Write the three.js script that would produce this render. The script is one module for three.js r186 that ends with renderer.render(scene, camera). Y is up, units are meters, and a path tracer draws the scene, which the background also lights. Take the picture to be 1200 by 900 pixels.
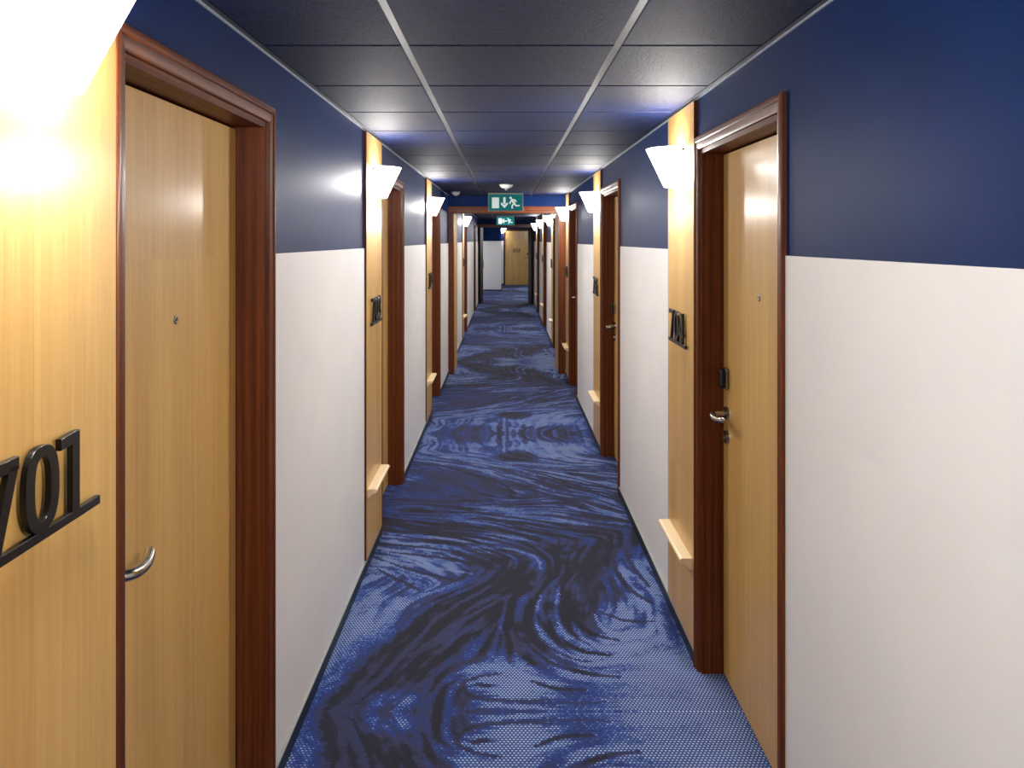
import * as THREE from 'three';
import { RoundedBoxGeometry } from 'three/addons/geometries/RoundedBoxGeometry.js';
import { RectAreaLightUniformsLib } from 'three/addons/lights/RectAreaLightUniformsLib.js';
import { mergeGeometries, toCreasedNormals } from 'three/addons/utils/BufferGeometryUtils.js';

// ---------------------------------------------------------------- camera, exposure
const scene = new THREE.Scene();
scene.background = new THREE.Color(0x000000);
const EYE = 1.645, FOCAL = 961, VPX = 592, VPY = 281;          // eye height, focal length in pixels, vanishing point of the corridor
const camera = new THREE.PerspectiveCamera(2 * Math.atan(450 / FOCAL) * 180 / Math.PI, 1200 / 900, 0.02, 100);
camera.position.set(0, EYE, 0);
camera.lookAt(0, EYE, -1);
camera.setViewOffset(1200, 900, 600 - VPX, 450 - VPY, 1200, 900);
scene.add(camera);
const renderer = new THREE.WebGLRenderer({ antialias: true });
renderer.toneMapping = THREE.LinearToneMapping;
renderer.toneMappingExposure = 1.17;
renderer.shadowMap.enabled = true;
renderer.shadowMap.type = THREE.PCFSoftShadowMap;
RectAreaLightUniformsLib.init();
const LAMP_CANDELA = 1.15, SHADE_NITS = 100, LAMP_COLOR = new THREE.Color().setRGB(1.0, 0.985, 0.96);

// ---------------------------------------------------------------- dimensions (metres; d = distance down the corridor = -z)
const XL = -0.70, XR = 0.743, CEIL = 2.19, LINE = 1.603;
const BACK = -2.5, END = 29.8, FIRE_A = 10.05, FIRE_B = 21.6;

// ---------------------------------------------------------------- seeded noise
function rng(seed) { let a = seed >>> 0; return () => { a = (a + 0x6D2B79F5) | 0; let t = Math.imul(a ^ (a >>> 15), 1 | a); t = (t + Math.imul(t ^ (t >>> 7), 61 | t)) ^ t; return ((t ^ (t >>> 14)) >>> 0) / 4294967296; }; }
function hash2(x, y, s = 0) { let h = Math.imul(x | 0, 374761393) + Math.imul(y | 0, 668265263) + Math.imul(s | 0, 1442695041); h = Math.imul(h ^ (h >>> 13), 1274126177); return ((h ^ (h >>> 16)) >>> 0) / 4294967296; }
function vnoise(x, y, s = 0) {
  const xi = Math.floor(x), yi = Math.floor(y), fx = x - xi, fy = y - yi;
  const u = fx * fx * (3 - 2 * fx), v = fy * fy * (3 - 2 * fy);
  const a = hash2(xi, yi, s), b = hash2(xi + 1, yi, s), c = hash2(xi, yi + 1, s), e = hash2(xi + 1, yi + 1, s);
  return a + (b - a) * u + (c - a) * v + (a - b - c + e) * u * v;
}
function fbm(x, y, s, n = 4) { let t = 0, a = 0.5, f = 1, w = 0; for (let i = 0; i < n; i++) { t += a * vnoise(x * f, y * f, s + i * 17); w += a; a *= 0.5; f *= 2.03; } return t / w; }
const clamp = (v, a = 0, b = 1) => Math.min(b, Math.max(a, v));
const mix = (a, b, t) => a + (b - a) * t;
const toS = (c) => c <= 0.0031308 ? c * 12.92 : 1.055 * Math.pow(c, 1 / 2.4) - 0.055;

function texture(w, h, fn, srgb = true) {
  const data = new Uint8Array(w * h * 4), c = [0, 0, 0];
  for (let y = 0; y < h; y++) for (let x = 0; x < w; x++) {
    fn(x, y, c); const i = (y * w + x) * 4;
    data[i] = clamp(c[0], 0, 255); data[i + 1] = clamp(c[1], 0, 255); data[i + 2] = clamp(c[2], 0, 255); data[i + 3] = 255;
  }
  const t = new THREE.DataTexture(data, w, h, THREE.RGBAFormat);
  t.wrapS = t.wrapT = THREE.RepeatWrapping; t.magFilter = THREE.LinearFilter; t.minFilter = THREE.LinearMipmapLinearFilter; t.generateMipmaps = true;
  if (srgb) t.colorSpace = THREE.SRGBColorSpace;
  t.needsUpdate = true; return t;
}

// ---------------------------------------------------------------- materials
// pale lacquered beech veneer, grain along v; covers 0.9 x 2.1 m
const beechMap = texture(1024, 1024, (x, y, c) => {
  const u = x / 1024, v = y / 1024;
  const strip = hash2(Math.floor(u * 9), 3, 5) - 0.5;
  const wav = u + 0.006 * (fbm(u * 5, v * 4, 2) - 0.5);
  const g = fbm(wav * 90, v * 5, 11, 3) - 0.5, fine = vnoise(wav * 400, v * 26, 31) - 0.5, big = fbm(wav * 9, v * 2.2, 41, 3) - 0.5;
  const fleck = vnoise(u * 330, v * 120, 61) > 0.9 ? -1 : 0;
  const t = 0.05 * strip + 0.10 * g + 0.05 * fine + 0.12 * big + 0.03 * fleck;
  c[0] = 206 * (1 + t * 0.72); c[1] = 163 * (1 + t * 1.0); c[2] = 93 * (1 + t * 1.35);
});
beechMap.repeat.set(1 / 0.9, 1 / 2.1);
// dark red-brown lacquered mahogany, grain along v; covers 0.3 x 2.1 m
const mahoganyMap = texture(512, 1024, (x, y, c) => {
  const u = x / 512, v = y / 1024;
  const wav = u + 0.03 * (fbm(u * 3, v * 3, 3) - 0.5);
  const g = fbm(wav * 34, v * 4, 12, 4) - 0.5, fine = vnoise(wav * 190, v * 40, 32) - 0.5, rib = Math.sin((wav * 9 + fbm(u * 4, v * 2, 8)) * 6.28);
  const t = 0.7 * g + 0.22 * fine + 0.10 * rib;
  c[0] = 96 * (1 + t * 0.75); c[1] = 47 * (1 + t); c[2] = 20 * (1 + t * 1.05);
});
mahoganyMap.repeat.set(1 / 0.3, 1 / 2.1);
// mineral fibre ceiling tile, painted night blue, speckled; covers 0.6 m
const tileSpeck = (x, y) => { const n = vnoise(x / 3.2, y / 3.2, 71) * 0.6 + vnoise(x / 6.7, y / 6.7, 72) * 0.4; return n; };
const tileMap = texture(512, 512, (x, y, c) => {
  const n = tileSpeck(x, y), k = n < 0.36 ? 0.42 : 0.86 + 0.35 * (n - 0.5);
  c[0] = 21 * k; c[1] = 35 * k; c[2] = 80 * k;
});
const tileBump = texture(512, 512, (x, y, c) => { const n = tileSpeck(x, y); c[0] = c[1] = c[2] = n < 0.38 ? 40 : 120 + 110 * n; }, false);
tileMap.repeat.set(1 / 0.6, 1 / 0.6); tileBump.repeat.set(1 / 0.6, 1 / 0.6);
const paintBump = texture(256, 256, (x, y, c) => { const n = 0.6 * vnoise(x / 5, y / 5, 81) + 0.4 * vnoise(x / 2, y / 2, 82); c[0] = c[1] = c[2] = 255 * n; }, false);
paintBump.repeat.set(1 / 0.25, 1 / 0.25);
const blueMap = texture(256, 256, (x, y, c) => { const n = 0.94 + 0.12 * fbm(x / 40, y / 40, 91, 3); c[0] = 12 * n; c[1] = 37 * n; c[2] = 84 * n; });
blueMap.repeat.set(1 / 1.2, 1 / 1.2);
const whiteMap = texture(256, 256, (x, y, c) => { const n = 0.985 + 0.03 * fbm(x / 50, y / 50, 95, 3); c[0] = 230 * n; c[1] = 229 * n; c[2] = 229 * n; });
whiteMap.repeat.set(1 / 1.2, 1 / 1.2);

const M = {
  beech: new THREE.MeshPhysicalMaterial({ map: beechMap, roughness: 0.48, specularIntensity: 0.6, clearcoat: 0.4, clearcoatRoughness: 0.2 }),
  mahogany: new THREE.MeshPhysicalMaterial({ map: mahoganyMap, roughness: 0.5, specularIntensity: 0.3, clearcoat: 0.12, clearcoatRoughness: 0.2 }),
  leaf: new THREE.MeshPhysicalMaterial({ map: beechMap, roughness: 0.6, specularIntensity: 0.4 }),
  pale: new THREE.MeshPhysicalMaterial({ color: 0xead2a6, roughness: 0.45, clearcoat: 0.3, clearcoatRoughness: 0.25 }),
  blue: new THREE.MeshPhysicalMaterial({ map: blueMap, roughness: 0.5, specularIntensity: 0.15, bumpMap: paintBump, bumpScale: 0.0001 }),
  white: new THREE.MeshStandardMaterial({ map: whiteMap, roughness: 0.55, bumpMap: paintBump, bumpScale: 0.0001 }),
  tile: new THREE.MeshPhysicalMaterial({ map: tileMap, roughness: 0.66, specularIntensity: 0.42, bumpMap: tileBump, bumpScale: 0.0006 }),
  grid: new THREE.MeshStandardMaterial({ color: 0x272c38, roughness: 0.42, metalness: 0.2 }),
  slab: new THREE.MeshStandardMaterial({ color: 0x15171f, roughness: 0.9 }),
  angle: new THREE.MeshStandardMaterial({ color: 0x9aa3b2, roughness: 0.4 }),
  base: new THREE.MeshStandardMaterial({ color: 0x1a2027, roughness: 0.45 }),
  cap: new THREE.MeshStandardMaterial({ color: 0x9da09c, roughness: 0.5 }),
  black: new THREE.MeshPhysicalMaterial({ color: 0x08080a, roughness: 0.35, specularIntensity: 0.6, clearcoat: 0.15, clearcoatRoughness: 0.2 }),
  rubber: new THREE.MeshStandardMaterial({ color: 0x0c0b0b, roughness: 0.8 }),
  chrome: new THREE.MeshStandardMaterial({ color: 0xb9b4aa, roughness: 0.24, metalness: 1 }),
  steel: new THREE.MeshStandardMaterial({ color: 0x8a8478, roughness: 0.35, metalness: 1 }),
  glass: new THREE.MeshPhysicalMaterial({ color: 0xffffff, roughness: 1, transmission: 0.6, thickness: 0, emissive: LAMP_COLOR.clone(), emissiveIntensity: 2.2, side: THREE.DoubleSide }),
  bulb: new THREE.MeshStandardMaterial({ color: 0xffffff, emissive: LAMP_COLOR.clone(), emissiveIntensity: 6, roughness: 0.6 }),
  plastic: new THREE.MeshStandardMaterial({ color: 0xe4e6e6, roughness: 0.45 }),
  walnut: new THREE.MeshPhysicalMaterial({ map: mahoganyMap, color: 0x6a5a55, roughness: 0.6, specularIntensity: 0.3 }),
};

// ---------------------------------------------------------------- carpet print: a swirling moire of blues, the drop mirrored every 4.1 m
const MIRROR = 2.86, DROP = 4.1, CW = 864, CH = 2048, CX0 = -0.83, CPX = 0.002;
function carpetTextures() {
  const floorPt = (px, py) => { const d = FOCAL * EYE / (py - VPY); return [(px - VPX) * d / FOCAL, d]; };
  // lines of the print, as seen on the floor
  const lines = [
    [[368, 870], [376, 830], [420, 795], [470, 745], [505, 705], [555, 675]], [[420, 880], [425, 840], [480, 785], [530, 730], [580, 690], [620, 670]],
    [[395, 900], [396, 850], [450, 790], [500, 740], [545, 700], [600, 672]],
    [[446, 618], [540, 626], [609, 637], [644, 656], [639, 673], [622, 697], [600, 740], [592, 770]], [[450, 635], [530, 642], [590, 655], [600, 672], [570, 700], [530, 735]],
    [[534, 594], [595, 604], [677, 618], [720, 622]], [[438, 653], [499, 670], [526, 681]], [[440, 640], [500, 655], [545, 668]],
    [[670, 645], [640, 710], [650, 750], [690, 775], [745, 775]], [[620, 685], [605, 725], [620, 770], [660, 790], [730, 795]], [[690, 640], [665, 700], [675, 740], [705, 758], [750, 750]],
    [[640, 690], [622, 730], [636, 765], [675, 783], [740, 785]], [[715, 700], [700, 730], [720, 745], [760, 735]],
    [[540, 805], [640, 806], [720, 805]], [[545, 836], [640, 836], [760, 836]], [[560, 820], [640, 820], [760, 820]], [[780, 800], [860, 830]], [[780, 836], [860, 836]],
    [[750, 625], [745, 660], [770, 695], [785, 730]], [[730, 625], [725, 665], [750, 700], [770, 740]], [[535, 600], [640, 602], [735, 615]], [[460, 590], [560, 590], [640, 588]],
    [[483, 544], [553, 556], [605, 579]], [[623, 551], [726, 575]], [[640, 545], [715, 552]], [[470, 560], [540, 572], [590, 590]], [[600, 565], [700, 590]], [[500, 532], [580, 540], [640, 548]],
    [[585, 525], [588, 509]], [[610, 525], [612, 509]], [[630, 525], [622, 509]], [[660, 524], [640, 509]], [[545, 525], [545, 509]], [[500, 528], [505, 509]], [[700, 524], [680, 509]],
    [[545, 830], [550, 800], [575, 790], [600, 795]], [[356, 880], [366, 820], [400, 790]], [[400, 760], [440, 700], [470, 680]],
  ];
  const seg = [];
  for (const l of lines) for (let i = 0; i + 1 < l.length; i++) {
    const a = floorPt(...l[i]), b = floorPt(...l[i + 1]), L = Math.hypot(b[0] - a[0], b[1] - a[1]), n = Math.max(1, Math.round(L / 0.08)), an = 2 * Math.atan2(b[1] - a[1], b[0] - a[0]);
    for (let k = 0; k < n; k++) { const t = (k + 0.5) / n; seg.push([mix(a[0], b[0], t), mix(a[1], b[1], t), Math.cos(an), Math.sin(an)]); }
  }
  // how light the print is: [px, py, tone, stripe contrast, reach in metres]
  const tones = [
    [400, 870, 0.04, .25], [410, 840, 0.03, .2], [440, 800, 0.03, .2], [470, 770, 0.03, .2], [495, 735, 0.05, .3], [430, 860, 0.12, .4], [540, 705, 0.12, .6], [580, 690, 0.12, .6], [580, 730, 0.1, .5], [610, 760, 0.15, .6], [556, 745, 0.18, .6], [385, 850, 0.04, .15], [455, 770, .03, .2], [520, 720, .08, .4],
    [446, 824, 0.62, .6, .045], [470, 820, .66, .6, .045], [458, 834, .56, .6, .05], [500, 830, 0.10, .5], [520, 800, 0.12, .6], [515, 860, 0.2, .6],
    [440, 730, 0.80, .2], [420, 760, 0.80, .2], [385, 800, 0.74, .2], [352, 880, 0.70, .2], [362, 840, .7, .2], [500, 690, 0.5, .5], [460, 660, 0.72, .7], [452, 640, 0.62, .7], [470, 685, 0.62, .5], [455, 705, .72, .4],
    [660, 640, 0.24, .3], [670, 660, 0.15, .2], [690, 690, 0.14, .2], [692, 725, 0.15, .25], [640, 655, 0.26, .4], [720, 635, 0.24, .4], [650, 700, .3, .8], [640, 740, .4, .9], [670, 765, .45, .9],
    [720, 775, 0.84, .3], [760, 765, 0.88, .15], [780, 800, 0.86, .12], [820, 836, 0.80, .1], [740, 830, 0.74, .4], [700, 836, 0.74, .5], [650, 830, 0.68, .6], [600, 800, 0.80, .4], [570, 790, 0.80, .4], [560, 836, 0.72, .5], [630, 806, .72, .5],
    [770, 705, 0.68, .6], [750, 680, 0.62, .7], [790, 745, 0.62, .3], [735, 720, .72, .8], [725, 745, .8, .7],
    [500, 600, 0.3, .4], [480, 612, 0.26, .5], [560, 603, 0.36, .8], [640, 590, 0.42, .6], [600, 592, 0.4, .7], [700, 605, 0.46, .8], [540, 575, 0.34, .3], [520, 562, 0.32, .2], [680, 560, 0.5, .8], [500, 552, 0.5, .4], [600, 548, 0.5, .6], [540, 630, .4, .9], [600, 620, .36, .8],
    [560, 530, 0.58, .4], [605, 535, 0.10, .2, .09], [650, 528, 0.78, .2], [680, 542, 0.55, .7], [500, 520, 0.60, .4], [545, 510, 0.34, .3], [600, 510, 0.5, .6], [650, 511, 0.34, .6, .12], [700, 518, 0.58, .3], [470, 555, 0.52, .4], [715, 560, .48, .8], [640, 575, .42, .7],
  ].map(([px, py, t, k, r = 0.16]) => [...floorPt(px, py), t, k, r]);
  // coarse fields (16 px cells)
  const S = 16, gw = CW / S + 1, gh = CH / S + 1, dir = [], ton = new Float32Array(gw * gh), amp = new Float32Array(gw * gh), dx = new Float32Array(gw * gh), dy = new Float32Array(gw * gh);
  for (let j = 0; j < gh; j++) for (let i = 0; i < gw; i++) {
    const X = CX0 + i * S * CPX, D = MIRROR + j * S * DROP / CH; let c = 1e-4, s = 0, n = 0, tt = 0, kk = 0;
    for (const [a, b, cc, ss] of seg) { const q = (X - a) ** 2 + (D - b) ** 2, w = Math.exp(-q / 0.006) + 0.002 / (1 + q * 60); c += w * cc; s += w * ss; }
    for (const [a, b, t, k, r] of tones) { const q = ((X - a) ** 2 + (D - b) ** 2) / (r * r), w = Math.exp(-q * 1.4) * (r < 0.1 ? 4 : 1) + 0.0015 / (1 + q); n += w; tt += w * t; kk += w * k; }
    const o = j * gw + i, th = Math.atan2(s, c) / 2; dx[o] = Math.cos(2 * th); dy[o] = Math.sin(2 * th); ton[o] = tt / n; amp[o] = kk / n;
  }
  const bil = (f, x, y) => { const u = clamp(x / S, 0, gw - 1.001), v = clamp(y / S, 0, gh - 1.001), i = u | 0, j = v | 0, a = u - i, b = v - j, o = j * gw + i; return (f[o] * (1 - a) + f[o + 1] * a) * (1 - b) + (f[o + gw] * (1 - a) + f[o + gw + 1] * a) * b; };
  // stripes: noise drawn out along the lines (4 mm grid)
  const W = CW / 2, H = CH / 2, noise = new Float32Array(W * H), str = new Float32Array(W * H);
  for (let y = 0; y < H; y++) for (let x = 0; x < W; x++) noise[y * W + x] = 0.62 * vnoise(x / 6.2, y / 6.2, 201) + 0.38 * vnoise(x / 3, y / 3, 202) - 0.5;
  const ang = new Float32Array(W * H);
  for (let y = 0; y < H; y++) for (let x = 0; x < W; x++) {
    const q = fbm(x / 46, y / 46, 207, 2) - 0.5;
    ang[y * W + x] = Math.atan2(bil(dy, x * 2, y * 2), bil(dx, x * 2, y * 2)) / 2 + 0.9 * q;
  }
  for (let y = 0; y < H; y++) for (let x = 0; x < W; x++) {
    let t = noise[y * W + x], n = 1;
    for (const sg of [1, -1]) {
      let px = x, py = y, lx = 0, ly = 0;
      for (let k = 0; k < 20; k++) {
        const a = ang[clamp(Math.round(py), 0, H - 1) * W + clamp(Math.round(px), 0, W - 1)]; let vx = Math.cos(a), vy = Math.sin(a);
        if (k === 0) { vx *= sg; vy *= sg; } else if (vx * lx + vy * ly < 0) { vx = -vx; vy = -vy; }
        px += vx * 1.6; py += vy * 1.6; lx = vx; ly = vy;
        const yy = py < 0 ? -py : py > H - 1 ? 2 * (H - 1) - py : py;
        if (px < 0 || px > W - 1) break;
        t += noise[Math.round(yy) * W + Math.round(px)]; n++;
      }
    }
    str[y * W + x] = t / n * Math.sqrt(n) / 1.0;
  }
  let m2 = 0; for (const v of str) m2 += v * v; const sd = Math.sqrt(m2 / str.length);
  const pal = [[0, 11, 13, 32], [0.14, 18, 20, 46], [0.27, 38, 40, 72], [0.38, 36, 46, 92], [0.46, 18, 42, 108], [0.6, 24, 58, 138], [0.78, 34, 74, 158], [1, 60, 100, 182], [1.6, 92, 128, 200]];
  // single lines of the print that can be followed by eye: [tone, half width in metres, points]
  const Z1 = (pts) => pts.map(([x, y]) => floorPt(x / 1.98 + 320, y / 1.98 + 551)), Z2 = (pts) => pts.map(([x, y]) => floorPt(x / 4.286 + 460, y / 4.286 + 430));
  const strokes = [
    [0.05, 0.05, Z1([[370, 325], [300, 395], [215, 480], [155, 540], [140, 570]])], [0.07, 0.03, Z1([[420, 330], [360, 410], [310, 460]])],
    [0.06, 0.016, Z1([[690, 260], [680, 310], [700, 350], [740, 380], [800, 395]])], [0.06, 0.015, Z1([[640, 270], [630, 330], [650, 380], [700, 415], [780, 430]])], [0.07, 0.015, Z1([[600, 280], [585, 350], [610, 400], [660, 440], [720, 470], [800, 480]])],
    [0.06, 0.018, Z1([[560, 290], [545, 370], [570, 420], [605, 450]])], [0.06, 0.016, Z1([[520, 300], [505, 380], [480, 420]])], [0.05, 0.02, Z1([[640, 180], [660, 220], [630, 260], [600, 290]])],
    [0.1, 0.016, Z1([[250, 140], [400, 150], [520, 165], [600, 190], [640, 215], [625, 250]])], [0.12, 0.014, Z1([[270, 190], [400, 205], [500, 225], [560, 240]])], [0.12, 0.016, Z1([[420, 90], [560, 110], [700, 130], [800, 140]])], [0.14, 0.014, Z1([[350, 120], [500, 140], [620, 160]])],
    [0.42, 0.012, Z1([[470, 560], [600, 560], [840, 560]])], [0.4, 0.009, Z1([[530, 540], [640, 540], [800, 538]])], [0.18, 0.011, Z1([[530, 470], [470, 480], [435, 500], [460, 525], [560, 535], [640, 533]])], [0.12, 0.012, Z1([[600, 490], [650, 505], [720, 510]])], [0.12, 0.014, Z1([[470, 495], [500, 500]])],
    [0.16, 0.014, Z1([[800, 150], [790, 220], [830, 280], [880, 310]])], [0.2, 0.013, Z1([[830, 140], [820, 200], [870, 270]])], [0.2, 0.012, Z1([[760, 330], [820, 350], [880, 350]])], [0.12, 0.06, Z1([[760, 170], [735, 240], [735, 310]])],
    [0.16, 0.013, Z1([[230, 200], [330, 235], [420, 255]])], [0.18, 0.012, Z1([[240, 230], [300, 260], [340, 280]])], [0.2, 0.012, Z1([[215, 170], [330, 178], [420, 190]])],
    [0.92, 0.010, Z1([[662, 270], [656, 330], [676, 375], [722, 405], [800, 415]])], [0.95, 0.011, Z1([[745, 335], [770, 372], [850, 380]])], [0.85, 0.010, Z1([[470, 178], [560, 185], [610, 205], [620, 230]])], [0.9, 0.014, Z1([[260, 212], [380, 228], [460, 240]])], [0.8, 0.009, Z1([[390, 140], [520, 150], [610, 168]])], [0.85, 0.008, Z1([[620, 290], [607, 350], [630, 395], [680, 428], [760, 445]])], [0.7, 0.008, Z1([[540, 300], [525, 370]])], [0.75, 0.009, Z1([[470, 95], [640, 118], [790, 132]])],
    [0.14, 0.016, Z2([[100, 490], [250, 500], [400, 540], [520, 570], [620, 640]])], [0.18, 0.014, Z2([[150, 440], [300, 470], [430, 490]])], [0.14, 0.016, Z2([[700, 520], [900, 560], [1100, 610]])], [0.15, 0.014, Z2([[760, 505], [1000, 530], [1130, 545]])], [0.16, 0.015, Z2([[720, 545], [900, 590], [1000, 625]])],
    [0.14, 0.018, Z2([[1000, 330], [900, 340], [1000, 358]])], [0.12, 0.026, Z2([[850, 318], [770, 340], [850, 370]])], [0.14, 0.022, Z2([[690, 315], [650, 340], [690, 372]])], [0.2, 0.018, Z2([[545, 310], [530, 340], [545, 375]])],
    [0.82, 0.012, Z2([[110, 470], [300, 490], [420, 515]])], [0.8, 0.012, Z2([[740, 532], [950, 572], [1110, 592]])], [0.78, 0.010, Z2([[800, 515], [1000, 542], [1120, 560]])],
  ];
  const inkTone = new Float32Array(W * H), ink = new Float32Array(W * H);
  for (const [tone, hw, pts] of strokes) {
    const c = new THREE.CatmullRomCurve3(pts.map(([x, d]) => new THREE.Vector3((x - CX0) / CPX / 2, (d - MIRROR) / DROP * H, 0)), false, 'centripetal'), n = 26, q = c.getPoints(n), R = hw / (2 * CPX), pad = R * 1.8 + 3;
    const x0 = Math.max(0, Math.min(...q.map((v) => v.x)) - pad | 0), x1 = Math.min(W - 1, Math.max(...q.map((v) => v.x)) + pad | 0), y0 = Math.max(0, Math.min(...q.map((v) => v.y)) - pad | 0), y1 = Math.min(H - 1, Math.max(...q.map((v) => v.y)) + pad | 0);
    for (let y = y0; y <= y1; y++) for (let x = x0; x <= x1; x++) {
      let best = 1e9, at = 0;
      for (let k = 0; k < n; k++) { const a = q[k], b = q[k + 1], ux = b.x - a.x, uy = b.y - a.y, t = clamp(((x - a.x) * ux + (y - a.y) * uy) / (ux * ux + uy * uy + 1e-9)), e = Math.hypot(x - a.x - t * ux, y - a.y - t * uy); if (e < best) { best = e; at = (k + t) / n; } }
      const r = R * (0.45 + 0.55 * Math.sin(Math.PI * clamp(at * 0.9 + 0.05))) * (0.75 + 0.6 * vnoise(x / 5, y / 5, 401)), m = (tone > 0.5 ? 0.6 : 0.85) * clamp(1.6 * (r - best) / Math.max(2.5, r * 0.35) + 0.5), o = y * W + x;
      if (m > 0) { inkTone[o] = mix(inkTone[o], tone, Math.max(m, ink[o] > 0 ? m : 1)); ink[o] = Math.max(ink[o], m); }
    }
  }
  const pick = (t, c) => { let i = 0; while (i < pal.length - 2 && t > pal[i + 1][0]) i++; const a = pal[i], b = pal[i + 1], f = clamp((t - a[0]) / (b[0] - a[0])); for (let k = 0; k < 3; k++) c[k] = mix(a[k + 1], b[k + 1], f); };
  const stitch = 6.5, row = 6;
  const dotAt = (x, y) => { const r = Math.floor(y / row), fy = y / row - r - 0.5, u = x / stitch + (r & 1) * 0.5, i = Math.floor(u), fx = u - i - 0.5; return [i, r, Math.max(0, 1 - Math.hypot(fx * 2.3, fy * 2.5))]; };
  const map = texture(CW, CH, (x, y, c) => {
    const [ci, cr, dot] = dotAt(x, y);
    const cx = Math.round(x / 3.25), cy = Math.round(y / 3);
    const jx = clamp(x / 2 + 2.4 * (hash2(cx, cy, 301) - 0.5), 0, W - 1) | 0, jy = clamp(y / 2 + 2.4 * (hash2(cx, cy, 302) - 0.5), 0, H - 1) | 0;
    const s = 1.2 * Math.tanh(1.5 * str[jy * W + jx] / sd), blotch = fbm(x / 60, y / 60, 311, 3) - 0.5;
    const base = bil(ton, x, y), k0 = bil(amp, x, y), k = base < 0.3 ? Math.max(0.7, k0) : k0;
    let t = base + 0.30 * k * s + 0.34 * blotch * (0.25 + base) + 0.13 * (hash2(cx, cy, 303) - 0.5);
    const o = jy * W + jx; t = mix(t, inkTone[o] + 0.10 * (hash2(cx, cy, 308) - 0.5) + (inkTone[o] < 0.1 ? 0.28 : 0.06) * s * k, ink[o]);
    pick(t, c);
    const weave = 0.80 + 0.28 * hash2(x, y, 305);
    for (let i = 0; i < 3; i++) c[i] *= weave;
    const td = t + 0.14 * (hash2(ci, cr, 306) - 0.5), white = clamp((td - 0.54) / 0.2), grey = 0.16;
    const w = clamp(dot * 1.8) * mix(grey, 0.86, white);
    const dc = white > 0.02 ? [212, 222, 240] : [74, 78, 122];
    for (let i = 0; i < 3; i++) c[i] = mix(c[i] * (1 - 0.22 * white * (1 - dot)), dc[i], w);
  });
  const bump = texture(CW, CH, (x, y, c) => { const v = 70 + 120 * dotAt(x, y)[2] + 50 * hash2(x, y, 307); c[0] = c[1] = c[2] = v; }, false);
  return [map, bump];
}
const [carpetMap, carpetBump] = carpetTextures();
M.carpet = new THREE.MeshStandardMaterial({ map: carpetMap, bumpMap: carpetBump, bumpScale: 0.0012, roughness: 0.95 });

// ---------------------------------------------------------------- helpers
const used = new Map();
function numbered(name) { const n = used.get(name) || 0; used.set(name, n + 1); return n ? `${name}_${String(n).padStart(3, '0')}` : name; }
function tag(o, label, category, group, kind) { if (label) o.userData.label = label; if (category) o.userData.category = category; if (group) o.userData.group = group; if (kind) o.userData.kind = kind; return o; }
function top(name, [x, y, z] = [0, 0, 0], turn = 0) { const g = new THREE.Group(); g.name = numbered(name); g.position.set(x, y, z); g.rotation.y = turn; scene.add(g); return g; }
function part(name, geometry, material, parent) { const m = new THREE.Mesh(geometry, material); m.name = name; m.castShadow = m.receiveShadow = true; parent.add(m); return m; }
// uv in metres with v along the grain
function grain(g, axis = 'y', ou = 0, ov = 0) {
  const p = g.attributes.position, n = g.attributes.normal, uv = new Float32Array(p.count * 2);
  for (let i = 0; i < p.count; i++) {
    const x = p.getX(i), y = p.getY(i), z = p.getZ(i), ax = Math.abs(n.getX(i)), ay = Math.abs(n.getY(i)), az = Math.abs(n.getZ(i)); let u, v;
    if (axis === 'y') { v = y; u = ax > az ? z : x; if (ay > 0.9) { u = x; v = z; } }
    else if (axis === 'x') { v = x; u = ay > az ? z : y; if (ax > 0.9) { u = z; v = y; } }
    else { v = z; u = ax > ay ? y : x; if (az > 0.9) { u = x; v = y; } }
    uv[2 * i] = u + ou; uv[2 * i + 1] = v + ov;
  }
  g.setAttribute('uv', new THREE.BufferAttribute(uv, 2)); return g;
}
const box = (x0, x1, y0, y1, z0, z1) => new THREE.BoxGeometry(x1 - x0, y1 - y0, z1 - z0).translate((x0 + x1) / 2, (y0 + y1) / 2, (z0 + z1) / 2);
const rbox = (x0, x1, y0, y1, z0, z1, r = 0.003, s = 2) => new RoundedBoxGeometry(x1 - x0, y1 - y0, z1 - z0, s, r).translate((x0 + x1) / 2, (y0 + y1) / 2, (z0 + z1) / 2);
const boxD = (x0, x1, y0, y1, d0, d1) => box(x0, x1, y0, y1, -d1, -d0);
const onWall = (side, d) => [side === 'left' ? XL : XR, 0, -d];
const turnOf = (side) => side === 'left' ? Math.PI / 2 : -Math.PI / 2;      // local x runs to the right of someone facing the wall, local z out of the wall

// ---------------------------------------------------------------- what stands along the walls
// [side, room, door frame from d to d]; the veneered panel stands on the handle side
const rooms = [
  ['left', '701', 1.447, 2.447], ['left', '703', 4.56, 5.56], ['left', '705', 7.675, 8.675], ['left', '709', 13.75, 14.75],
  ['right', '702', -0.945, 0.06], ['right', '704', 2.164, 3.17], ['right', '706', 5.275, 6.28], ['right', '708', 8.385, 9.39],
  ['right', '710', 11.5, 12.5], ['right', '712', 14.6, 15.6], ['right', '714', 17.7, 18.7],
];
const WHERE = { 701: 'third before the fire door on the odd-numbered side', 703: 'second before the fire door on the odd-numbered side', 705: 'last before the fire door on the odd-numbered side', 709: 'past the fire door on the odd-numbered side',
  702: 'farthest before the fire door on the even-numbered side', 704: 'third before the fire door on the even-numbered side', 706: 'second before the fire door on the even-numbered side', 708: 'touching the fire door frame on the even-numbered side', 710: 'first past the fire door on the even-numbered side', 712: 'second past the fire door on the even-numbered side', 714: 'third past the fire door on the even-numbered side' };
const plainDoors = [['left', 18.1, 19.1]];
const PANEL = 0.505;
const panelSpan = ([side, , a, b]) => side === 'left' ? [a - PANEL, a] : [b, b + PANEL];
const HOLE_H = 2.0, CASE = 0.05;

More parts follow.
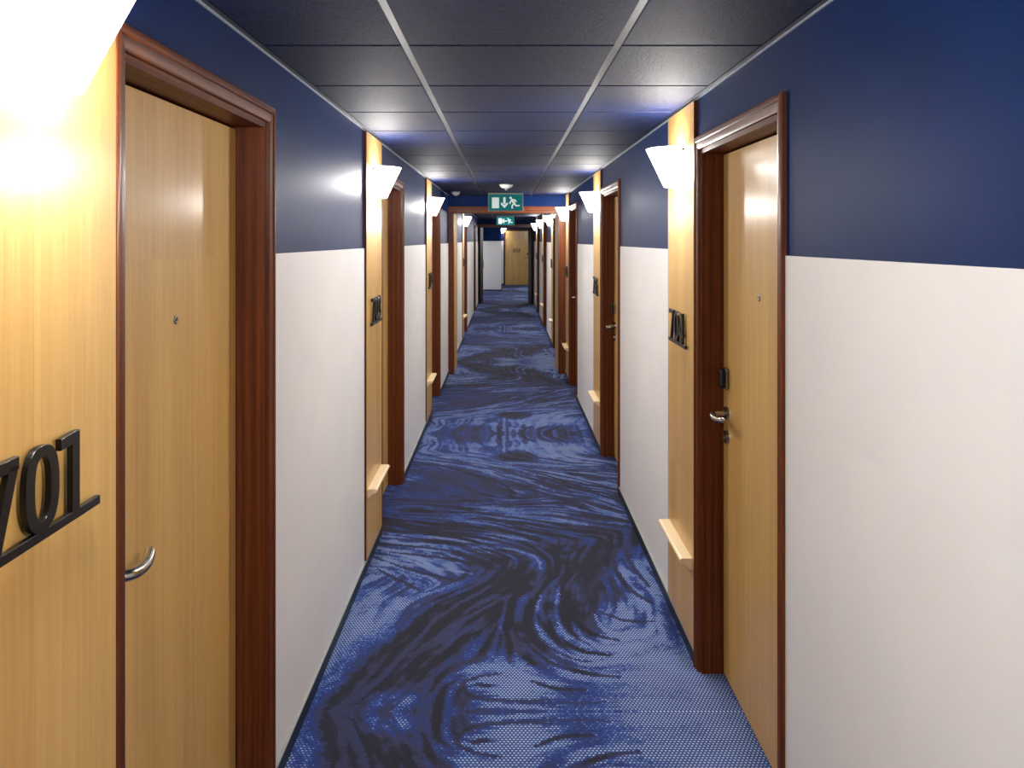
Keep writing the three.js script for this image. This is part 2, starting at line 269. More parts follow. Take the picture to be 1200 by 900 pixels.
// ---------------------------------------------------------------- floor
{
  const g = top('floor'); tag(g, 'dark and light blue patterned carpet running down the corridor', 'carpet', null, 'structure');
  const planes = []; for (let k = -2; k < 9; k++) planes.push(MIRROR + k * DROP);
  const pos = [], uv = [], nor = [], idx = [];
  for (let k = 0; k + 1 < planes.length; k++) {
    const a = Math.max(planes[k], BACK - 0.1), b = Math.min(planes[k + 1], END + 0.1); if (b <= a) continue;
    const flip = ((k - 2) % 2 + 2) % 2 === 1, V = (d) => { const t = (d - planes[k]) / DROP; return flip ? 1 - t : t; };
    const o = pos.length / 3;
    for (const d of [a, b]) for (const x of [-0.95, 1.1]) { pos.push(x, 0, -d); nor.push(0, 1, 0); uv.push((x - CX0) / (CW * CPX), V(d) * 0.998 + 0.001); }
    idx.push(o, o + 1, o + 3, o, o + 3, o + 2);
  }
  const f = new THREE.BufferGeometry(); f.setAttribute('position', new THREE.Float32BufferAttribute(pos, 3)); f.setAttribute('normal', new THREE.Float32BufferAttribute(nor, 3)); f.setAttribute('uv', new THREE.Float32BufferAttribute(uv, 2)); f.setIndex(idx);
  part('carpet', f, M.carpet, g);
  part('floor_slab', boxD(-1.0, 1.15, -0.12, -0.004, BACK - 0.15, END + 0.15), M.slab, g);
}

// ---------------------------------------------------------------- walls, lower wall covering, baseboards
function wallUV(g) { return grain(g, 'y'); }
function buildWall(side) {
  const s = side === 'left' ? -1 : 1, x0 = side === 'left' ? XL : XR, x1 = x0 + s * 0.16;
  const X = (a, b) => [Math.min(a, b), Math.max(a, b)];
  const doors = [...rooms.filter((r) => r[0] === side).map((r) => [r[2], r[3]]), ...plainDoors.filter((r) => r[0] === side).map((r) => [r[1], r[2]])].sort((a, b) => a[0] - b[0]);
  const last = side === 'left' ? END : FIRE_B + 0.15;
  const w = top(`wall_${side}`); tag(w, `${side === 'left' ? 'corridor wall of rooms 701 and 703' : 'corridor wall of rooms 704 and 706'}, navy paint over white`, 'wall', null, 'structure');
  const up = []; let d = BACK - 0.1;
  for (const [a, b] of doors) {
    up.push(boxD(...X(x0, x1), 0, CEIL + 0.08, d, a + 0.03)); up.push(boxD(...X(x0, x1), HOLE_H + 0.01, CEIL + 0.08, a + 0.03, b - 0.03)); d = b - 0.03;
  }
  up.push(boxD(...X(x0, x1), 0, CEIL + 0.08, d, last));
  part('painted_wall', mergeGeometries(up.map(wallUV)), M.blue, w);
  // stretches between door casings, panels and fire doors
  const busy = [...doors.map(([a, b]) => [a, b]), ...rooms.filter((r) => r[0] === side).map(panelSpan), [FIRE_A - 0.02, FIRE_A + 0.16], [FIRE_B - 0.02, FIRE_B + 0.16]].sort((a, b) => a[0] - b[0]);
  const b = top(`baseboard_${side}`); tag(b, `black baseboard with grey cap along the ${side === 'left' ? 'wall of 701 and 703' : 'wall of 704 and 706'}`, 'baseboard', null, 'structure');
  let p = BACK;
  for (const [a, e] of [...busy, [last, last]]) {
    if (a - p > 0.02) part('white_wall_covering', wallUV(boxD(...X(x0 - s * 0.004, x0 + s * 0.002), 0.05, LINE, p + 0.001, a - 0.001)), M.white, w);
    p = Math.max(p, e);
  }
  p = BACK;
  for (const [a, e] of [...doors, [FIRE_A - 0.01, FIRE_A + 0.15], [FIRE_B - 0.01, FIRE_B + 0.15], [last, last]].sort((q, r) => q[0] - r[0])) {
    if (a - p > 0.02) {
      part('skirting', boxD(...X(x0 - s * 0.013, x0), 0, 0.05, p + 0.001, a - 0.001), M.base, b);
      part('cap', boxD(...X(x0 - s * 0.013, x0 - s * 0.003), 0.05, 0.056, p + 0.001, a - 0.001), M.cap, b);
    }
    p = Math.max(p, e);
  }
}
buildWall('left'); buildWall('right');
{
  const w = top('wall_back'); tag(w, 'navy wall closing the corridor', 'wall', null, 'structure');
  part('painted_wall', wallUV(boxD(-0.9, 0.95, 0, CEIL + 0.08, BACK - 0.16, BACK)), M.blue, w);
}

// ---------------------------------------------------------------- ceiling
{
  const c = top('ceiling'); tag(c, 'dark blue suspended ceiling of speckled square tiles', 'ceiling', null, 'structure');
  part('ceiling_slab', boxD(-1.0, 1.15, CEIL + 0.06, CEIL + 0.16, BACK - 0.16, END + 0.16), M.slab, c);
  const cols = [XL, -0.2825, 0.3175, XR], gap = 0.005, face = CEIL, r = rng(5);
  const tileGeo = new Map();
  const tileFor = (w, l, v) => {
    const key = [w.toFixed(3), l.toFixed(3), v].join(); if (tileGeo.has(key)) return tileGeo.get(key);
    const hw = w / 2, hl = l / 2, b = 0.004, p = [], u = [], ox = v * 0.37, oy = v * 0.23;
    const ring = (y, k) => [[-hw + k, y, -hl + k], [hw - k, y, -hl + k], [hw - k, y, hl - k], [-hw + k, y, hl - k]];
    const A = ring(0, b), B = ring(b, 0), C = ring(0.012, 0), quad = (q) => { for (const i of [0, 1, 2, 0, 2, 3]) { p.push(...q[i]); u.push(q[i][0] + ox, q[i][2] + oy); } };
    quad(A); for (let i = 0; i < 4; i++) { const j = (i + 1) % 4; quad([A[i], B[i], B[j], A[j]]); quad([B[i], C[i], C[j], B[j]]); }
    const g = new THREE.BufferGeometry(); g.setAttribute('position', new THREE.Float32BufferAttribute(p, 3)); g.setAttribute('uv', new THREE.Float32BufferAttribute(u, 2)); g.computeVertexNormals(); tileGeo.set(key, g); return g;
  };
  for (let row = -8; row < 47; row++) {
    const a = Math.max(2.30 + row * 0.6, BACK), b = Math.min(2.30 + (row + 1) * 0.6, END); if (b - a < 0.05) continue;
    const edges = a > FIRE_B - 0.5 ? [...cols, 1.05] : cols;
    for (let k = 0; k + 1 < edges.length; k++) {
      const lead = k === 0 ? 0.022 : 0.009, trail = k === 2 ? 0.022 : 0.009, x0 = edges[k] + lead, x1 = edges[k + 1] - trail;
      const m = part(numberedTile(), tileFor(x1 - x0, b - a - 2 * gap, Math.floor(r() * 3)), M.tile, c);
      m.position.set((x0 + x1) / 2, face, -(a + b) / 2);
    }
  }
  function numberedTile() { return 'ceiling_tile'; }
  for (const x of [-0.2825, 0.3175]) part('grid_bar', boxD(x - 0.012, x + 0.012, face + 0.003, face + 0.03, BACK, END), M.grid, c);
  for (const [x, s] of [[XL, 1], [XR, -1]]) {
    part('wall_angle', boxD(Math.min(x, x + s * 0.02), Math.max(x, x + s * 0.02), face + 0.002, face + 0.006, BACK, s < 0 ? FIRE_B : END), M.grid, c);
    part('wall_angle_lip', boxD(Math.min(x, x + s * 0.004), Math.max(x, x + s * 0.004), face - 0.004, face + 0.006, BACK, s < 0 ? FIRE_B : END), M.angle, c);
  }
}

// ---------------------------------------------------------------- guest room doors
// a moulded casing mitred round three sides: profile of [inset from the outer edge, height off the wall]
function mitred(W, H, prof) {
  const path = (u) => [[-W + u, 0], [-W + u, H - u], [W - u, H - u], [W - u, 0]], p = [], uv = [];
  for (let i = 0; i + 1 < prof.length; i++) {
    const [u0, z0] = prof[i], [u1, z1] = prof[i + 1], a = path(u0), b = path(u1);
    for (let k = 0; k < 3; k++) {
      const q = [[...a[k], z0], [...b[k], z1], [...b[k + 1], z1], [...a[k + 1], z0]], t = k * 0.11, across = [i * 0.013, i * 0.013 + Math.hypot(u1 - u0, z1 - z0)];
      const along = (v) => k === 1 ? v[0] : v[1];
      for (const j of [0, 2, 1, 0, 3, 2]) { p.push(...q[j]); uv.push((j === 0 || j === 3 ? across[0] : across[1]) + t, along(q[j])); }
    }
  }
  const g = new THREE.BufferGeometry(); g.setAttribute('position', new THREE.Float32BufferAttribute(p, 3)); g.setAttribute('uv', new THREE.Float32BufferAttribute(uv, 2)); g.computeVertexNormals();
  return g;
}
function tube(pts, radii, seg = 28, rad = 12, flat = 1) {       // a tapering bar along a smooth path
  const c = new THREE.CatmullRomCurve3(pts.map((q) => new THREE.Vector3(...q))), f = c.computeFrenetFrames(seg, false), p = [], idx = [];
  for (let i = 0; i <= seg; i++) {
    const t = i / seg, o = c.getPoint(t), k = t * (radii.length - 1), a = Math.min(radii.length - 2, k | 0), r = mix(radii[a], radii[a + 1], k - a);
    for (let j = 0; j < rad; j++) { const an = j / rad * 2 * Math.PI; p.push(o.x + r * (Math.cos(an) * f.normals[i].x + flat * Math.sin(an) * f.binormals[i].x), o.y + r * (Math.cos(an) * f.normals[i].y + flat * Math.sin(an) * f.binormals[i].y), o.z + r * (Math.cos(an) * f.normals[i].z + flat * Math.sin(an) * f.binormals[i].z)); }
  }
  for (let i = 0; i < seg; i++) for (let j = 0; j < rad; j++) { const a = i * rad + j, b = i * rad + (j + 1) % rad; idx.push(a, b, a + rad, b, b + rad, a + rad); }
  const s = p.length / 3; const A = c.getPoint(0), B = c.getPoint(1); p.push(A.x, A.y, A.z, B.x, B.y, B.z);
  for (let j = 0; j < rad; j++) { idx.push(s, (j + 1) % rad, j); idx.push(s + 1, seg * rad + j, seg * rad + (j + 1) % rad); }
  const g = new THREE.BufferGeometry(); g.setAttribute('position', new THREE.Float32BufferAttribute(p, 3)); g.setAttribute('uv', new THREE.Float32BufferAttribute(new Float32Array(p.length / 3 * 2), 2)); g.setIndex(idx); g.computeVertexNormals(); return g;
}
const disc = (r, t, n = 28) => new THREE.CylinderGeometry(r * 0.94, r, t, n).rotateX(Math.PI / 2).translate(0, 0, t / 2);

const W = 0.503, LEAF_Z = -0.083;
const casingGeo = toCreasedNormals(mitred(W, 2.037, [[0, -0.002], [0, 0.012], [0.003, 0.0155], [0.013, 0.018], [0.019, 0.0165], [0.022, 0.0125], [0.043, 0.011], [0.047, 0.008], [0.048, -0.002]]), 0.6);
const jambShape = [grain(box(-0.475, -0.44, 0, 2.0, -0.14, -0.001), 'y', 0.05), grain(box(0.44, 0.475, 0, 2.0, -0.14, -0.001), 'y', 0.17)];
const headGeo = grain(box(-0.44, 0.44, 1.972, 2.0, -0.14, -0.001), 'x');
const leafVariants = [0, 1, 2].map((k) => grain(rbox(-0.435, 0.435, 0.008, 1.966, LEAF_Z - 0.044, LEAF_Z, 0.002, 1), 'y', 0.31 * k + 0.2, 0.5 * k));
const leverGeo = tube([[0, 0, 0.004], [0, 0, 0.036], [0.01, 0, 0.055], [0.04, -0.004, 0.062], [0.085, -0.004, 0.061], [0.125, 0.002, 0.051], [0.14, 0.006, 0.045]], [0.011, 0.011, 0.0115, 0.0125, 0.0125, 0.011, 0.004], 36, 14, 1);
const roseGeo = disc(0.026, 0.009), peepGeo = new THREE.LatheGeometry([[0.004, 0.0005], [0.0055, 0.003], [0.009, 0.0035], [0.0105, 0.0015], [0.0105, 0]].map((q) => new THREE.Vector2(...q)), 20).rotateX(Math.PI / 2);
const lensGeo = disc(0.0055, 0.002, 16), readerGeo = rbox(-0.024, 0.024, -0.036, 0.036, 0, 0.03, 0.01, 4), readerRim = rbox(-0.0265, 0.0265, -0.0385, 0.0385, 0, 0.012, 0.006, 3);
const cylGeo = disc(0.011, 0.016, 20), keyGeo = box(-0.0012, 0.0012, -0.005, 0.005, 0.0155, 0.0168);
let doorCount = 0;
function makeDoor(side, a, b, label) {
  const d = top(`door_${++doorCount}`, onWall(side, (a + b) / 2), turnOf(side)); tag(d, label, 'door', null, 'structure');
  part('casing', casingGeo, M.mahogany, d);
  for (const g of jambShape) part('jamb', g, M.mahogany, d);
  part('head_jamb', headGeo, M.mahogany, d);
  part('threshold', box(-0.44, 0.44, 0, 0.006, -0.14, LEAF_Z - 0.004), M.rubber, d);
  const leaf = part('door_leaf', leafVariants[doorCount % 3], M.beech, d);
  const at = (m, x, y) => { m.position.set(x, y, LEAF_Z); return m; };
  at(part('card_reader', readerGeo, M.black, leaf), -0.382, 1.13); at(part('card_reader_rim', readerRim, M.steel, leaf), -0.382, 1.13);
  at(part('handle_rose', roseGeo, M.chrome, leaf), -0.382, 1.0); at(part('lever_handle', leverGeo, M.chrome, leaf), -0.382, 1.0);
  at(part('lock_rose', roseGeo, M.chrome, leaf), -0.382, 0.912); at(part('lock_cylinder', cylGeo, M.steel, leaf), -0.382, 0.912); at(part('keyhole', keyGeo, M.rubber, leaf), -0.382, 0.912);
  at(part('peephole', peepGeo, M.steel, leaf), 0, 1.455); at(part('peephole_lens', lensGeo, M.black, leaf), 0, 1.455);
  return d;
}
for (const r of rooms) makeDoor(r[0], r[2], r[3], `light wood door of ${r[1]}, ${WHERE[r[1]]}`);
for (const [s, a, b] of plainDoors) makeDoor(s, a, b, 'light wood door without a number panel, before the second fire door');

// ---------------------------------------------------------------- veneered wall panels with a low ledge
const panelGeo = [0, 1, 2].map((k) => grain(rbox(-PANEL / 2 + 0.004, PANEL / 2 - 0.001, 0.057, CEIL - 0.006, 0.0, 0.014, 0.0012, 1), 'y', 0.23 * k, 0.7 * k));
const panelEdgeL = grain(box(-PANEL / 2 + 0.001, -PANEL / 2 + 0.004, 0.057, CEIL - 0.006, 0.0, 0.0135), 'y');
const panelEdgeR = grain(box(PANEL / 2 - 0.001, PANEL / 2, 0.057, CEIL - 0.006, 0.0, 0.0135), 'y');
const ledgeGeo = (() => {
  const s = new THREE.Shape(); s.moveTo(0, 0.03); s.lineTo(0.036, 0.03); s.quadraticCurveTo(0.046, 0.03, 0.047, 0.022); s.quadraticCurveTo(0.047, 0.014, 0.038, 0.011); s.quadraticCurveTo(0.014, 0.004, 0.01, -0.012); s.lineTo(0, -0.012); s.closePath();
  const g = new THREE.ExtrudeGeometry(s, { depth: 0.45, bevelEnabled: true, bevelSize: 0.001, bevelThickness: 0.001, bevelSegments: 1, curveSegments: 6 });
  g.rotateY(-Math.PI / 2).translate(0.225, 0, 0); return grain(g, 'x');
})();
rooms.forEach((r, i) => {
  const [a, b] = panelSpan(r), p = top('wood_wall_panel', onWall(r[0], (a + b) / 2), turnOf(r[0]));
  tag(p, `tall light wood panel numbered ${r[1]}, ${WHERE[r[1]]}`, 'wall panel', 'number panels beside the room doors');
  part('board', panelGeo[i % 3], M.beech, p); part('edge_strip', panelEdgeL, M.mahogany, p); part('edge_strip', panelEdgeR, M.mahogany, p);
  const l = part('ledge', ledgeGeo, M.pale, p); l.position.set(0, 0.372, 0.0145);
});

// ---------------------------------------------------------------- room numbers: raised black numerals on a bar
const DH = 0.124, SW = 0.021, DEPTH = 0.008;
function digitGeo(ch) {
  const w = 0.086, h = DH, ex = (shape) => new THREE.ExtrudeGeometry(shape, { depth: DEPTH, bevelEnabled: true, bevelSize: 0.0008, bevelThickness: 0.0008, bevelSegments: 2, curveSegments: 16 });
  const poly = (pts) => { const s = new THREE.Shape(); pts.forEach(([x, y], i) => i ? s.lineTo(x, y) : s.moveTo(x, y)); s.closePath(); return ex(s); };
  const stroke = (pts, sw = SW) => {                                  // constant-width stroke along a curve
    const c = new THREE.CatmullRomCurve3(pts.map(([x, y]) => new THREE.Vector3(x, y, 0)), false, 'centripetal'), n = 36, A = [], B = [];
    for (let i = 0; i <= n; i++) { const q = c.getPoint(i / n), t = c.getTangent(i / n); A.push([q.x - t.y * sw / 2, q.y + t.x * sw / 2]); B.unshift([q.x + t.y * sw / 2, q.y - t.x * sw / 2]); }
    return poly([...A, ...B]);
  };
  const ring = (cx, cy, rx, ry, sx, sy, power = 2.5) => {
    const el = (s, ax, ay, dir) => { const n = 48; for (let i = 0; i <= n; i++) { const t = dir * i / n * 2 * Math.PI, c = Math.cos(t), q = Math.sin(t); const x = cx + ax * Math.sign(c) * Math.abs(c) ** (2 / power), y = cy + ay * Math.sign(q) * Math.abs(q) ** (2 / power); i ? s.lineTo(x, y) : s.moveTo(x, y); } };
    const s = new THREE.Shape(); el(s, rx, ry, 1); const hole = new THREE.Path(); el(hole, rx - sx, ry - sy, -1); s.holes.push(hole); return ex(s);
  };
  const G = {
    '0': () => [ring(0, h / 2, w / 2, h / 2, 0.022, 0.015)],
    '1': () => [poly([[0.006, 0], [0.027, 0], [0.027, h], [0.014, h], [-0.026, h - 0.003], [-0.026, h - 0.019], [0.006, h - 0.017]])],
    '2': () => [stroke([[-0.03, h * 0.74], [-0.018, h - 0.014], [0.004, h - 0.011], [0.026, h - 0.03], [0.018, h * 0.5], [-0.012, h * 0.26], [-0.031, 0.012]]), poly([[-0.038, 0], [0.04, 0], [0.04, 0.016], [-0.038, 0.016]])],
    '3': () => [stroke([[-0.032, h - 0.03], [-0.014, h - 0.011], [0.014, h - 0.012], [0.028, h * 0.74], [0.012, h * 0.56], [-0.01, h * 0.53]]), stroke([[-0.01, h * 0.53], [0.014, h * 0.5], [0.031, h * 0.28], [0.012, 0.012], [-0.014, 0.011], [-0.034, 0.03]])],
    '4': () => [poly([[0.012, 0], [0.032, 0], [0.032, h], [0.012, h]]), poly([[-0.042, 0.03], [0.043, 0.03], [0.043, 0.046], [-0.042, 0.046]]), poly([[-0.042, 0.034], [-0.02, 0.034], [0.03, h], [0.012, h]])],
    '5': () => [poly([[-0.03, h], [0.034, h], [0.034, h - 0.016], [-0.03, h - 0.016]]), poly([[-0.03, h], [-0.03, h * 0.5], [-0.011, h * 0.5], [-0.011, h]]), stroke([[-0.022, h * 0.55], [0.006, h * 0.59], [0.03, h * 0.32], [0.01, 0.012], [-0.014, 0.011], [-0.034, 0.028]])],
    '6': () => [ring(0, 0.037, 0.041, 0.037, 0.02, 0.015), stroke([[0.03, h - 0.012], [-0.008, h - 0.018], [-0.028, h * 0.55], [-0.031, 0.037]])],
    '7': () => [poly([[-0.042, h], [0.044, h], [0.044, h - 0.016], [-0.042, h - 0.016]]), poly([[0.024, h - 0.01], [0.044, h - 0.01], [0.002, 0], [-0.019, 0]])],
    '8': () => [ring(0, h - 0.031, 0.036, 0.031, 0.019, 0.014), ring(0, 0.036, 0.042, 0.036, 0.02, 0.015)],
    '9': () => [ring(0, h - 0.037, 0.041, 0.037, 0.02, 0.015), stroke([[-0.03, 0.012], [0.008, 0.018], [0.028, h * 0.45], [0.031, h - 0.037]])],
  };
  return mergeGeometries(G[ch]().map((g) => g.index ? g.toNonIndexed() : g));
}
const digits = new Map(), digit = (c) => { if (!digits.has(c)) digits.set(c, digitGeo(c)); return digits.get(c); };
const barGeo = new RoundedBoxGeometry(0.326, 0.0145, DEPTH + 0.001, 1, 0.001).translate(0, -0.006, DEPTH / 2);
const pinGeo = new THREE.CylinderGeometry(0.003, 0.003, 0.01, 8).rotateX(Math.PI / 2);
function numberSign(text, group, scale = 1, bar = true) {
  [...text].forEach((c, i) => { const m = part(`digit_${['zero', 'one', 'two', 'three', 'four', 'five', 'six', 'seven', 'eight', 'nine'][+c]}`, digit(c), M.black, group); m.position.set((bar ? [-0.108, -0.005, c === '1' ? 0.07 : 0.084][i] : (i - 1) * 0.095) * scale, 0, 0.006); m.scale.setScalar(scale); });
  if (bar) { const m = part('underline_bar', barGeo, M.black, group); m.position.set(0, 0, 0.006); for (const x of [-0.12, 0.12]) { const q = part('standoff_pin', pinGeo, M.black, group); q.position.set(x, -0.006, 0.002); } }
}
for (const r of rooms) {
  const [a, b] = panelSpan(r), [x, , z] = onWall(r[0], (a + b) / 2), s = r[0] === 'left' ? 1 : -1;
  const g = top('room_number_sign', [x + s * 0.0155, 1.222, z], turnOf(r[0])); tag(g, `black underlined number ${r[1]} on panel ${WHERE[r[1]]}`, 'sign', 'room numbers on the wood panels');
  numberSign(r[1], g);
}

// ---------------------------------------------------------------- wall sconces: a half cone of white glass, open above and below
const SH = 0.158, RT = 0.14, RB = 0.064;
const shadeGeo = (() => {
  const pr = [], t = 0.004;
  for (let i = 0; i <= 6; i++) { const k = i / 6; pr.push(new THREE.Vector2(mix(RB, RT, k), SH * k)); }
  for (let i = 6; i >= 0; i--) { const k = i / 6; pr.push(new THREE.Vector2(mix(RB, RT, k) - t, SH * k)); }
  pr.push(pr[0].clone());
  return toCreasedNormals(new THREE.LatheGeometry(pr, 40, -Math.PI / 2, Math.PI), 0.7);
})();
const bulbGeo = new THREE.LatheGeometry([[0.0001, 0.05], [0.011, 0.047], [0.017, 0.036], [0.017, 0.014], [0.012, 0.003], [0.0001, 0]].map((q) => new THREE.Vector2(...q)), 20).rotateX(Math.PI / 2);
const socketGeo = new THREE.CylinderGeometry(0.011, 0.013, 0.008, 16).rotateX(Math.PI / 2), plateGeo = rbox(-0.03, 0.03, 0.035, 0.115, 0, 0.006, 0.002, 2), knobGeo = new THREE.SphereGeometry(0.0075, 16, 12);
function sconce(pos, turn, label, power = 1) {
  const g = top('wall_sconce', pos, turn); tag(g, label, 'lamp', 'half-cone wall sconces');
  const shade = part('glass_shade', shadeGeo, M.glass, g); shade.castShadow = false;      // the bulb shines through it
  part('wall_plate', plateGeo, M.plastic, g);
  part('lamp_socket', socketGeo, M.plastic, g).position.set(0, 0.075, 0.01);
  const b = part('bulb', bulbGeo, M.bulb, g); b.position.set(0, 0.075, 0.014); b.castShadow = false;
  for (const s of [-1, 1]) part('screw_knob', knobGeo, M.black, shade).position.set(s * (RT - 0.012), SH - 0.012, 0.014);
  const l = new THREE.PointLight(LAMP_COLOR, LAMP_CANDELA * power, 0, 2); l.name = 'bulb_light'; l.position.set(0, 0.075, 0.038); l.shadow.radius = 1.4; l.castShadow = true; l.shadow.mapSize.set(512, 512); l.shadow.bias = -0.002; g.add(l);
  const a = new THREE.RectAreaLight(LAMP_COLOR, SHADE_NITS * power, 0.17, 0.17); a.name = 'shade_light'; a.position.set(0, SH / 2 - 0.004, 0.112); a.rotation.order = 'YXZ'; a.rotation.set(-0.7, Math.PI, 0); g.add(a);   // the glow of the glass, just in front of it
  return g;
}
for (const r of rooms) {
  const [a, b] = panelSpan(r), [x, , z] = onWall(r[0], (a + b) / 2), s = r[0] === 'left' ? 1 : -1;
  sconce([x + s * 0.0145, 1.865, z], turnOf(r[0]), `white half-cone sconce over ${r[1]}, ${WHERE[r[1]]}`);
}

// ---------------------------------------------------------------- fire doors across the corridor
function fireFrame(d, n) {
  const t = top(`trim_${n}`, [0, 0, -d]); tag(t, n === 1 ? 'brown wooden frame of the fire door under the first exit sign' : 'brown wooden frame of the far fire door', 'door frame', null, 'structure');
  part('bulkhead', wallUV(box(XL, XR, 2.055, CEIL - 0.005, -0.12, 0)), M.blue, t);
  part('stile', grain(rbox(XL, -0.63, 0, 1.968, -0.13, 0.012, 0.003), 'y'), M.mahogany, t); part('stile', grain(rbox(0.655, XR, 0, 1.968, -0.13, 0.012, 0.003), 'y', 0.1), M.mahogany, t);
  part('head', grain(rbox(XL, XR, 1.97, 2.054, -0.13, 0.012, 0.003), 'x'), M.mahogany, t);
}
fireFrame(FIRE_A, 1); fireFrame(FIRE_B, 2);
function fireLeaf(hx, d, turn, mat, label, handle) {
  const s = Math.sign(hx), g = top(`door_${++doorCount}`, [hx, 0, -d], turn); tag(g, label, 'door', null, 'structure');
  // closed, the leaf runs from the hinge at x = 0 towards the middle
  const w = 0.62, X0 = s > 0 ? -w : 0, X1 = s > 0 ? 0 : w;
  const leaf = part('door_leaf', grain(rbox(X0, X1, 0.008, 1.962, -0.055, 0, 0.002, 1), 'y'), mat, g);
  for (const y of [0.22, 0.95, 1.76]) { part('hinge', rbox(s > 0 ? 0.0005 : -0.0035, s > 0 ? 0.0035 : -0.0005, y - 0.045, y + 0.045, -0.04, -0.015, 0.001, 1), M.steel, leaf); }
  if (handle) for (const z of [0.0, -0.055]) { const o = z < 0 ? -1 : 1, hxp = s > 0 ? -w + 0.08 : w - 0.08; part('pull_handle', tube([[hxp, 0.85, z], [hxp, 0.87, z + o * 0.05], [hxp, 1.15, z + o * 0.05], [hxp, 1.17, z]], [0.01, 0.01, 0.01], 28, 10), M.chrome, leaf); }
}
fireLeaf(-0.632, FIRE_A + 0.135, Math.PI / 2, M.leaf, 'light wood fire door leaf folded back on the side of number 709');
fireLeaf(0.657, FIRE_A + 0.135, -Math.PI / 2, M.leaf, 'light wood fire door leaf folded back on the side of number 710');
fireLeaf(-0.632, FIRE_B - 0.016, -Math.PI * 0.53, M.walnut, 'dark fire door leaf with pull handle beside the plain door', true);
fireLeaf(0.657, FIRE_B - 0.016, Math.PI * 0.53, M.walnut, 'dark fire door leaf with pull handle beyond number 714', true);

// ---------------------------------------------------------------- lobby past the far fire door
{
  const w = top('wall_lobby_right'); tag(w, 'white and navy lobby wall past the far fire door', 'wall', null, 'structure');
  part('painted_wall', wallUV(mergeGeometries([boxD(1.05, 1.15, 0, CEIL + 0.06, FIRE_B + 0.12, END), boxD(XR, 1.15, 0, CEIL + 0.06, FIRE_B + 0.0, FIRE_B + 0.12)])), M.blue, w);
  part('white_wall_covering', wallUV(boxD(1.046, 1.052, 0.05, LINE, FIRE_B + 0.13, END)), M.white, w);
  const k = top('wall_lobby_left'); tag(k, 'projecting white and navy wall corner left of door 222', 'wall', null, 'structure');
  part('painted_wall', wallUV(boxD(XL, -0.14, 0, CEIL - 0.003, 26.3, END)), M.blue, k);
  part('white_wall_covering', wallUV(boxD(XL + 0.001, -0.136, 0.05, LINE, 26.296, END - 0.001)), M.white, k);
  part('skirting', boxD(XL + 0.001, -0.128, 0, 0.05, 26.288, END - 0.001), M.base, k);
  const e = top('wall_end'); tag(e, 'end wall holding door 222', 'wall', null, 'structure');
  part('painted_wall', wallUV(mergeGeometries([boxD(-0.9, 0.0, 0, CEIL + 0.06, END, END + 0.15), boxD(0.86, 1.15, 0, CEIL + 0.06, END, END + 0.15), boxD(0, 0.86, 2.0, CEIL + 0.06, END, END + 0.15)])), M.blue, e);
  part('white_wall_covering', wallUV(boxD(-0.135, -0.06, 0.05, LINE, END - 0.004, END + 0.002)), M.white, e);
  part('white_wall_covering', wallUV(boxD(0.925, 1.045, 0.05, LINE, END - 0.004, END + 0.002)), M.white, e);
  const d = top(`door_${++doorCount}`, [0.43, 0, -END]); tag(d, 'light wood door numbered 222 closing the end of the corridor', 'door', null, 'structure');
  part('casing', casingGeo, M.mahogany, d).scale.set(0.96, 1, 1);
  const leaf = part('door_leaf', leafVariants[1], M.beech, d); leaf.position.z = 0.075;
  const at = (m, x, y) => { m.position.set(x, y, LEAF_Z); return m; };
  at(part('card_reader', readerGeo, M.black, leaf), 0.382, 1.13); at(part('handle_rose', roseGeo, M.chrome, leaf), 0.382, 1.0);
  const lv = at(part('lever_handle', leverGeo, M.chrome, leaf), 0.382, 1.0); lv.rotation.z = Math.PI;
  const g = top('room_number_sign', [0.43 - 0.02, 1.2, -END - 0.0065]); tag(g, 'black room number 222 on the door at the corridor end', 'sign', 'room numbers on the wood panels');
  numberSign('222', g, 0.95, false);
  sconce([-0.10, 1.9, -END], 0, 'glowing white half-cone wall sconce beside door 222');
  sconce([1.046, 1.865, -22.9], -Math.PI / 2, 'white half-cone wall sconce on the lobby wall just behind the far fire door', 1.6);
  sconce([1.046, 1.865, -26.2], -Math.PI / 2, 'white half-cone wall sconce on the lobby wall near door 222', 1.6);
}

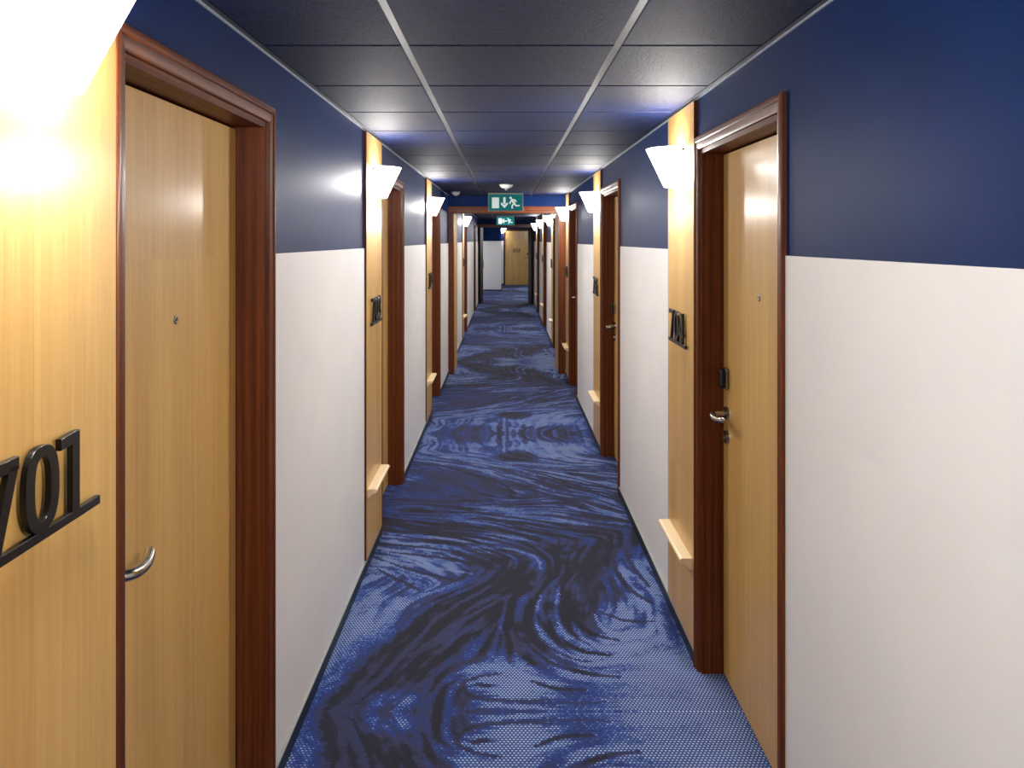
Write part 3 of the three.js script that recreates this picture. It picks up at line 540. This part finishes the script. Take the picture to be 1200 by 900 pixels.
// ---------------------------------------------------------------- exit signs and ceiling detectors
function exitPicture(arrow) {
  const cv = document.createElement('canvas'); cv.width = 512; cv.height = 246; const c = cv.getContext('2d');
  c.fillStyle = '#026e70'; c.fillRect(0, 0, 512, 246); c.fillStyle = '#eef6f2'; c.strokeStyle = '#eef6f2'; c.lineCap = 'round'; c.lineJoin = 'round';
  c.fillRect(48, 46, 108, 164);
  const line = (w, pts) => { c.lineWidth = w; c.beginPath(); pts.forEach(([x, y], i) => i ? c.lineTo(x, y) : c.moveTo(x, y)); c.stroke(); };
  if (arrow === 'down') { c.fillRect(220, 44, 36, 100); c.beginPath(); c.moveTo(186, 118); c.lineTo(186, 152); c.lineTo(238, 208); c.lineTo(290, 152); c.lineTo(290, 118); c.lineTo(238, 160); c.closePath(); c.fill(); }
  else { c.fillRect(210, 110, 90, 34); c.beginPath(); c.moveTo(236, 62); c.lineTo(200, 62); c.lineTo(164, 127); c.lineTo(200, 192); c.lineTo(236, 192); c.lineTo(202, 127); c.closePath(); c.fill(); }
  c.beginPath(); c.arc(332, 52, 18, 0, 7); c.fill();
  line(34, [[352, 84], [388, 136]]); line(20, [[352, 84], [330, 112], [322, 136]]); line(20, [[356, 78], [398, 84], [414, 108]]); line(22, [[382, 138], [418, 172], [462, 168]]); line(22, [[382, 140], [356, 172], [356, 208]]);
  const t = new THREE.CanvasTexture(cv); t.colorSpace = THREE.SRGBColorSpace; return t;
}
function exitSign(d, y0, arrow, glow, label) {
  const g = top('exit_sign', [0.005, y0, -d]); tag(g, label, 'sign', 'green exit signs under the ceiling');
  const w = 0.193, h = 0.186, pic = exitPicture(arrow);
  part('housing', rbox(-w - 0.008, w + 0.008, -0.005, h + 0.02, -0.035, 0, 0.003, 2), M.cap, g);
  const face = new THREE.MeshStandardMaterial({ map: pic, emissiveMap: pic, emissive: 0xffffff, emissiveIntensity: glow, roughness: 0.85 });
  part('lit_face', new THREE.PlaneGeometry(2 * w, h).translate(0, h / 2, 0.001), face, g);
}
exitSign(9.4, CEIL - 0.211, 'down', 0.3, 'green exit sign with a down arrow before the first fire door frame');
exitSign(18.5, CEIL - 0.211, 'left', 0.9, 'green exit sign with a left arrow before the far fire door');
function detector(x, d, r, label) {
  const g = top('smoke_detector', [x, CEIL, -d]); tag(g, label, 'smoke detector');
  part('base_ring', new THREE.LatheGeometry([[0.0001, 0], [r, 0], [r, -0.012], [r * 0.97, -0.016], [0.0001, -0.016]].map((q) => new THREE.Vector2(...q)), 32), M.plastic, g);
  part('dome', new THREE.LatheGeometry([[r * 0.9, -0.016], [r * 0.84, -0.026], [r * 0.6, -0.038], [r * 0.3, -0.043], [0.0001, -0.044]].map((q) => new THREE.Vector2(...q)), 32), M.plastic, g);
  part('sensor_tip', new THREE.SphereGeometry(r * 0.2, 14, 10).translate(0, -0.046, 0), M.cap, g);
}
detector(0.01, 8.05, 0.068, 'white domed smoke detector on the ceiling centre before the exit sign');
detector(-0.56, 9.3, 0.05, 'small white detector in the ceiling corner above number 705');

renderer.render(scene, camera);
